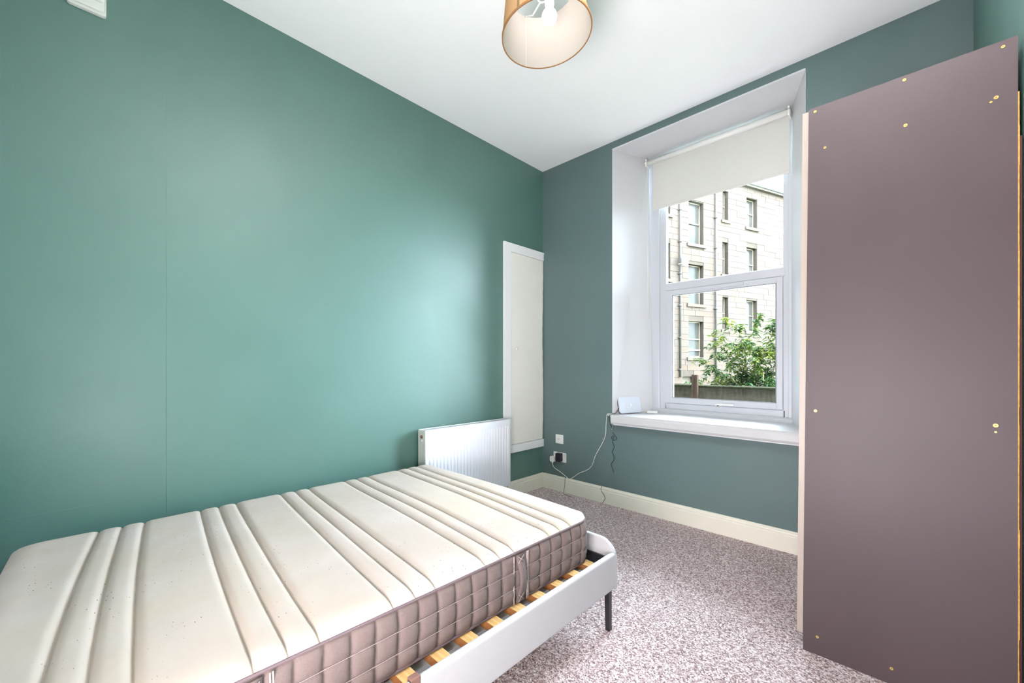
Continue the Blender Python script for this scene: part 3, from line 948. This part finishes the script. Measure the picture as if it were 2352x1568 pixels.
b = MB().box(0.0, 0.085, 0.0, 0.032, 0.0, 0.022, 0.004)
Rm = Matrix.Rotation(math.radians(20), 3, 'Z')
bb = MB().add([Rm @ Vector(v) + Vector((0.935, 0.235, 0.7505)) for v in b.v], b.f)
ad = tag(bb.build('cable_adapter', M['white_plastic'], None, (0.97, 0.25, 0.7505)), 'small white box lying beside the router on the sill', 'adapter')
cord('white_lead', [(0.932, 0.246, 0.760), (0.915, 0.25, 0.7535), (0.900, 0.262, 0.7535), (0.886, 0.262, 0.757), (0.872, 0.235, 0.775)], 0.0022, M['white_plastic'], 'short white lead between router and small white box')

# ------------------------------------------------------------------ alarm box high on the left wall
al = thing('alarm_box', (0.0, -2.99, 2.70), 'white plastic alarm box high on the green wall', 'alarm')
MB().prism(rrect(-3.062, -2.946, 2.643, 2.79, 0.010, 4), 0.0, 0.020, 'x', 0.002).build('back_case', M['white_plastic'], al)
MB().prism(rrect(-3.058, -2.950, 2.652, 2.782, 0.010, 4), 0.020, 0.034, 'x', 0.005).build('front_case', M['white_plastic'], al)
MB().box(0.0338, 0.0346, -2.995, -2.958, 2.686, 2.690).box(0.0338, 0.0346, -2.995, -2.965, 2.694, 2.697).build('vent_slot', M['rad_side'], al)

# ------------------------------------------------------------------ ceiling lamp
LC = Vector((1.392, -1.648, 2.548))
lp = thing('ceiling_lamp', (1.392, -1.648, H), 'lit ceiling pendant with tan drum shade and white lining', 'lamp')
fwd = Vector((-math.sin(math.radians(44.06)), math.cos(math.radians(44.06)), 0))
rgt = Vector((math.cos(math.radians(44.06)), math.sin(math.radians(44.06)), 0))
MT = Matrix.Rotation(math.radians(-6.0), 3, fwd)
RB, RT, SH = 0.190, 0.150, 0.205
sh = MB().lathe([(RB, 0), (RT, SH)], LC, 64, MT).build('shade', M['shade'], lp)
MB().lathe([(RB - 0.003, 0.002), (RT - 0.003, SH - 0.002)], LC, 64, MT).build('shade_lining', M['lining'], lp)
for r, z in ((RB, 0.0), (RT, SH)):
    rim = MB()
    rim.lathe([(r + 0.0012, z + (0.0 if z == 0 else -0.008)), (r + 0.0010, z + (0.008 if z == 0 else 0.0))], LC, 64, MT)
    rim.build('shade_rim', M['shade_rim'], sh)
MB().lathe([(RB - 0.0038, 0.0), (RB + 0.0014, -0.0006)], LC, 64, MT).build('rim_edge', M['shade_rim'], sh)
# overlap seam on the camera-side of the cone and on the lining
def cone_pt(a, z, off):
    r = RB + (RT - RB) * z / SH + off
    return LC + MT @ Vector((r * math.cos(a), r * math.sin(a), z))
def strip(a0, a1, off, z0=0.0, z1=SH):
    q = [cone_pt(a0, z0, off), cone_pt(a1, z0, off), cone_pt(a1, z1, off), cone_pt(a0, z1, off)]
    q2 = [cone_pt(a0, z0, off + 0.0006), cone_pt(a1, z0, off + 0.0006), cone_pt(a1, z1, off + 0.0006), cone_pt(a0, z1, off + 0.0006)]
    return MB().hexa(q + q2)
dirc = (-fwd * 0.76 - rgt * 0.65)
a_s = math.atan2(dirc.y, dirc.x)
strip(a_s - 0.03, a_s + 0.03, 0.0013).build('seam', M['shade_seam'], sh)
dirl = (fwd * 0.90 - rgt * 0.44)
a_l = math.atan2(dirl.y, dirl.x)
strip(a_l - 0.006, a_l + 0.006, -0.0044).build('lining_seam', M['rad_side'], sh)
ft = MB()
zc = SH - 0.045
ring = [LC + MT @ Vector((0.021 * math.cos(2 * PI * k / 20), 0.021 * math.sin(2 * PI * k / 20), zc)) for k in range(20)]
ft.tube(ring, 0.003, 6, True)
for k in range(3):
    a = a_l + k * 2 * PI / 3
    ft.tube([LC + MT @ Vector((0.021 * math.cos(a), 0.021 * math.sin(a), zc)), LC + MT @ Vector((RT * 0.6 * math.cos(a), RT * 0.6 * math.sin(a), zc)), LC + MT @ Vector(((RT - 0.004) * math.cos(a), (RT - 0.004) * math.sin(a), SH - 0.004))], 0.0028, 6)
ft.build('shade_fitter', M['white_plastic'], lp)
bz = 0.080
bulb_c = LC + Vector((0.008, 0.008, bz))
pr_ = []
for k in range(15):
    a = -PI / 2 + PI * k / 14 * 0.86
    pr_.append((max(0.0005, 0.032 * math.cos(a)), 0.032 * math.sin(a)))
pr_.append((0.013, 0.045))
MB().lathe(pr_, bulb_c, 24).build('bulb', M['bulb'], lp)
MB().lathe([(0.0135, 0.044), (0.019, 0.047), (0.019, 0.105), (0.012, 0.118), (0.004, 0.122)], bulb_c, 20).build('lamp_holder', M['white_plastic'], lp)
MB().tube([bulb_c + Vector((0, 0, 0.12)), Vector((bulb_c.x, bulb_c.y, H - 0.02))], 0.0035, 8).build('cord', M['white_plastic'], lp)
MB().lathe([(0.0005, -0.045), (0.012, -0.044), (0.030, -0.030), (0.048, -0.010), (0.050, 0.0)], (bulb_c.x, bulb_c.y, H), 28).build('ceiling_rose', M['white_plastic'], lp)

# ------------------------------------------------------------------ outside: ground, garden wall, post, bush
structure(MB().box(-40, 60, 0.8, 70, -0.95, -0.75).build('ground', M['earth']))
gw = thing('garden_wall', (1.0, 5.15, -0.75), 'dark mossy garden wall outside across the lower window', 'wall')
MB().box(-8, 9, 5.0, 5.30, -0.75, 0.76).build('wall_body', M['rubble'], gw)
cpm = MB()
x = -8.0
while x < 9:
    L = random.uniform(0.45, 0.75)
    z1 = 0.79 + random.uniform(-0.012, 0.012)
    cpm = MB().box(x, x + L - 0.012, 4.965, 5.335, 0.74, z1, 0.012)
    if -2.2 < x < 2.6:
        cpm.build('coping_stone', M['moss'], gw)
    x += L
pm = thing('fence_post', (-0.33, 4.86, -0.75), 'red-brown timber post in front of the dark garden wall', 'post')
MB().box(-0.385, -0.340, 4.82, 4.90, -0.75, 0.985, 0.004).build('post_half', M['post'], pm)
MB().box(-0.328, -0.283, 4.82, 4.90, -0.75, 0.980, 0.004).build('post_half', M['post'], pm)
MB().box(-0.342, -0.326, 4.85, 4.88, -0.75, 0.955).build('post_core', M['old_sash'], pm)

def leaf(mb, p, d, L, W, droop):
    d = d.normalized()
    side = d.cross(Vector((0, 0, 1)))
    if side.length < 1e-3: side = Vector((1, 0, 0))
    side.normalize()
    side = (side + Vector((random.uniform(-.5, .5), random.uniform(-.5, .5), random.uniform(-.6, .6)))).normalized()
    pts = []
    q = p.copy(); dd = d.copy()
    for k in range(4):
        pts.append(q.copy())
        dd = (dd + Vector((0, 0, -droop))).normalized()
        q = q + dd * (L / 3)
    wv = [0.15, 1.0, 0.75, 0.05]
    o = []
    for k in range(4):
        o.append(pts[k] + side * W * wv[k] * 0.5); o.append(pts[k] - side * W * wv[k] * 0.5)
    mb.add(o, [(0, 1, 3, 2), (2, 3, 5, 4), (4, 5, 7, 6)])

def bush(name, cx, cy, zb, spread, height, shoots, nleaf, m, label, L0=0.13, W0=0.034, ysp=0.5):
    rng = random.Random(len(name) * 37 + int(cx * 100))
    t = thing(name, (cx, cy, zb), label, 'bush')
    fol = MB(); 
    st = []
    for k in range(shoots):
        a = rng.uniform(0, 2 * PI)
        hgt = height * rng.uniform(0.55, 1.0)
        rad = spread * math.sqrt(rng.random())
        b0 = Vector((cx + rng.uniform(-.25, .25) * spread, cy + rng.uniform(-.4, .4) * ysp, zb))
        tip = Vector((cx + rad * math.cos(a), cy + rad * ysp * math.sin(a), zb + hgt * (1 - 0.35 * (rad / spread) ** 2)))
        mid = b0.lerp(tip, 0.55) + Vector((0, 0, 0.14 * hgt))
        end = tip + Vector((math.cos(a) * 0.16, math.sin(a) * 0.2 * ysp, -0.10))
        path = catmull([b0, b0.lerp(mid, 0.5), mid, tip, end], 6)
        st.append(path)
        n = len(path)
        for q in range(nleaf):
            f = rng.uniform(0.22, 1.0)
            i = min(n - 2, int(f * (n - 1)))
            p = path[i].lerp(path[i + 1], rng.random())
            b = rng.uniform(0, 2 * PI)
            d = Vector((math.cos(b), math.sin(b), rng.uniform(-0.1, 0.6)))
            L = L0 * rng.uniform(0.6, 1.25)
            leaf(fol, p, d, L, W0 * rng.uniform(0.7, 1.3), rng.uniform(0.15, 0.5))
    o = fol.build('foliage', m, t); o['kind'] = 'stuff'
    for path in st[:12]:
        MB().tube(path, [0.010 * (1 - 0.8 * i / len(path)) for i in range(len(path))], 5).build('stem', M['twig'], t)
    return t
bush('leafy_bush', 0.22, 6.5, -0.75, 1.08, 3.1, 110, 84, M['leaf'], 'tall leafy green bush beyond the garden wall')
bush('garden_shrub', 2.60, 7.4, -0.75, 0.9, 2.7, 30, 46, M['leaf'], 'second green bush further right behind the garden wall')
bush('ivy_clump', 0.62, 5.58, -0.75, 0.72, 1.80, 46, 40, M['ivy'], 'low green ivy clump just behind the garden wall top', 0.09, 0.05, 0.08)
bush('weed_clump', -0.66, 5.58, -0.75, 0.16, 1.80, 7, 16, M['ivy'], 'sparse small weed by the timber post', 0.10, 0.045, 0.3)

# the tenement block this ground-floor room belongs to: it shades the back court
own = MB().box(-14, -0.2, -9, 0.45, -0.75, 12.0).box(3.1, 16, -9, 0.45, -0.75, 12.0).box(-0.2, 3.1, -9, 0.45, 3.25, 12.0).box(-0.2, 3.1, -9, YB - 0.2, -0.75, 3.25)
structure(own.build('wall_exterior', M['stone_back']))

# ------------------------------------------------------------------ outside: sandstone tenement
TH = math.radians(69.5)
P0 = Vector((-5.7795, 19.6396, 0.0))
e_ = Vector((math.cos(TH), math.sin(TH), 0)); n_ = Vector((math.sin(TH), -math.cos(TH), 0))
def F(t, d, z):
    return P0 + e_ * t + n_ * d + Vector((0, 0, z))
def fbox(mb, t0, t1, d0, d1, z0, z1):
    return mb.hexa([F(t0, d0, z0), F(t1, d0, z0), F(t1, d1, z0), F(t0, d1, z0), F(t0, d0, z1), F(t1, d0, z1), F(t1, d1, z1), F(t0, d1, z1)])
tb = thing('tenement_building', F(3, 0, -0.75), 'pale sandstone tenement with sash windows seen through the window', 'building')
T0, T1, ZT = -9.0, 22.0, 11.7
wins = []
for (a, b, rows) in ((-0.30, 0.85, ((7.78, 10.12), (4.51, 6.67), (1.61, 3.58))),
                     (2.40, 2.88, ((9.45, 11.15), (6.36, 8.21), (3.21, 5.07))),
                     (4.48, 5.45, ((9.36, 11.1), (6.20, 8.18), (3.20, 5.05))),
                     (-2.55, -1.65, ((9.1, 10.9), (5.7, 7.6), (2.55, 4.5))),
                     (8.6, 9.6, ((9.36, 11.1), (6.20, 8.18), (3.20, 5.05))),
                     (12.6, 13.6, ((9.36, 11.1), (6.20, 8.18), (3.20, 5.05)))):
    for (z0, z1) in rows:
        wins.append((a, b, z0, z1))
vent = (-0.75, 0.10, 0.05, 0.58)
openings = wins + [vent]
te = sorted(set([T0, T1] + [o[0] for o in openings] + [o[1] for o in openings]))
ze = sorted(set([-0.75, ZT] + [o[2] for o in openings] + [o[3] for o in openings]))
wb = MB()
for i in range(len(te) - 1):
    run = None
    for j in range(len(ze) - 1):
        tc, zc_ = (te[i] + te[i + 1]) / 2, (ze[j] + ze[j + 1]) / 2
        hole = any(o[0] < tc < o[1] and o[2] < zc_ < o[3] for o in openings)
        if not hole:
            fbox(wb, te[i], te[i + 1], -0.45, 0.0, ze[j], ze[j + 1])
fbox(wb, T0, T1, -0.9, -0.46, -0.75, ZT)
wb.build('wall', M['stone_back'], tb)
# ashlar blocks, each proud of the joints
unit = MB().hexa([(-.5, -.5, -.5), (.5, -.5, -.5), (.5, .5, -.5), (-.5, .5, -.5), (-.5, -.5, .5), (.5, -.5, .5), (.5, .5, .5), (-.5, .5, .5)])
stones = []
rng = random.Random(3)
z = -0.75
while z < ZT - 0.05:
    hgt = min(rng.choice((0.30, 0.33, 0.36)), ZT - z)
    free = [(T0, T1)]
    for (a, b, z0, z1) in openings:
        if z0 < z + hgt - 0.03 and z1 > z + 0.03:
            nf = []
            for (p, q) in free:
                if b <= p or a >= q: nf.append((p, q)); continue
                if a > p: nf.append((p, a))
                if b < q: nf.append((b, q))
            free = nf
    for (p, q) in free:
        x = p
        while x < q - 1e-4:
            L = rng.uniform(0.55, 1.0)
            if q - (x + L) < 0.35: L = q - x
            stones.append((x, x + L, z, z + hgt, rng.uniform(0.012, 0.028)))
            x += L
    z += hgt
def vis(s):
    t, zz = (s[0] + s[1]) / 2, (s[2] + s[3]) / 2
    if not (-1.9 < t < 8.0 and 0.3 < zz): return False
    if zz > 8.9 + 0.42 * t: return False
    if t > 1.6 and zz < 2.3: return False
    return True
view = [s for s in stones if vis(s)]
rest = [s for s in stones if not vis(s)]
view.sort(key=lambda s: -(s[1] - s[0]) * (s[3] - s[2]) / (30 + s[0]) ** 2)
rest += view[300:]
view = view[:300]
J = 0.012
first = None
for s in view:
    c = F((s[0] + s[1]) / 2, s[4] / 2 - 0.02, (s[2] + s[3]) / 2)
    if first is None:
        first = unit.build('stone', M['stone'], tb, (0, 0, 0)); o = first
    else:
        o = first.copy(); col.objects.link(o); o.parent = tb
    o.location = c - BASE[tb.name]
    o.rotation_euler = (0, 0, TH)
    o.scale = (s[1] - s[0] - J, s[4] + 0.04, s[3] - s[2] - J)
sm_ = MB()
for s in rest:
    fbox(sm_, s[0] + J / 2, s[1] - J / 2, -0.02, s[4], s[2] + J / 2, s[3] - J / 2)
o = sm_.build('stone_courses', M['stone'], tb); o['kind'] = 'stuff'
for k, (a, b, z0, z1) in enumerate(wins):
    m = MB()
    zm = (z0 + z1) / 2 + 0.02
    wf = 0.05
    fbox(m, a, a + wf, -0.30, -0.22, z0, z1); fbox(m, b - wf, b, -0.30, -0.22, z0, z1)
    fbox(m, a, b, -0.30, -0.22, z1 - wf, z1); fbox(m, a, b, -0.30, -0.22, z0, z0 + 0.07)
    fbox(m, a, b, -0.30, -0.20, zm - 0.025, zm + 0.025)
    if k == 2:
        fbox(m, a, b, -0.30, -0.19, 1.98, 2.06)
    wf_o = m.build('window_frame', M['old_sash'], tb)
    p = MB(); fbox(p, a, b, -0.29, -0.27, z0, z1)
    p.build('pane', M['far_glass'], wf_o)
    if k in (6, 7, 8):
        p = MB(); fbox(p, a + 0.1, b - 0.35, -0.268, -0.262, z0 + 0.1, z1 - 0.2)
        p.build('curtain', M['curtain'], wf_o)
    p = MB(); fbox(p, a - 0.14, b + 0.14, -0.28, 0.10, z0 - 0.16, z0)
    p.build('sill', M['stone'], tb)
m = MB(); fbox(m, vent[0], vent[1], -0.3, -0.2, vent[2], vent[3]); m.build('vent_opening', M['dark_gap'], tb)
for tp_ in (-1.01, 1.75):
    m = MB()
    m.tube([F(tp_, 0.11, 0.55 if tp_ < 0 else -0.7), F(tp_, 0.11, ZT)], 0.055, 10)
    for k in range(7):
        zc_ = 0.9 + 1.7 * k
        m.tube([F(tp_, 0.11, zc_), F(tp_, 0.11, zc_ + 0.10)], 0.075, 10)
        fbox(m, tp_ - 0.13, tp_ + 0.13, 0.0, 0.05, zc_ + 0.03, zc_ + 0.07)
    m.build('downpipe', M['pipe'], tb)
m = MB()
dc = F(-1.06, 0.42, 6.70); dn = (n_ * 0.9 + Vector((0, 0, 0.35)) + e_ * 0.25).normalized()
Md = dn.to_track_quat('Z', 'Y').to_matrix()
m.lathe([(0.001, -0.06), (0.12, -0.045), (0.22, -0.015), (0.27, 0.0), (0.275, 0.006), (0.12, -0.035), (0.001, -0.05)], dc, 24, Md)
m.tube([F(-1.06, 0.0, 6.55), F(-1.06, 0.3, 6.55), dc], 0.02, 6)
m.tube([dc + Md @ Vector((0, -0.25, 0)), dc + Md @ Vector((0, -0.1, 0.28))], 0.012, 6)
m.build('satellite_dish', M['ledge'], tb)
m = MB(); fbox(m, T0, T1, -0.45, 0.22, ZT - 0.02, ZT + 0.16); m.build('cornice', M['stone'], tb)
m = MB()
m.tube([F(T0, 0.27, ZT + 0.18), F(T1, 0.27, ZT + 0.18)], 0.08, 10); m.build('gutter', M['slate'], tb)
m = MB()
m.hexa([F(T0, 0.2, ZT + 0.16), F(T1, 0.2, ZT + 0.16), F(T1, -6, ZT + 0.16), F(T0, -6, ZT + 0.16), F(T0, 0.15, ZT + 0.22), F(T1, 0.15, ZT + 0.22), F(T1, -5.8, ZT + 3.4), F(T0, -5.8, ZT + 3.4)])
m.build('roof', M['slate'], tb)
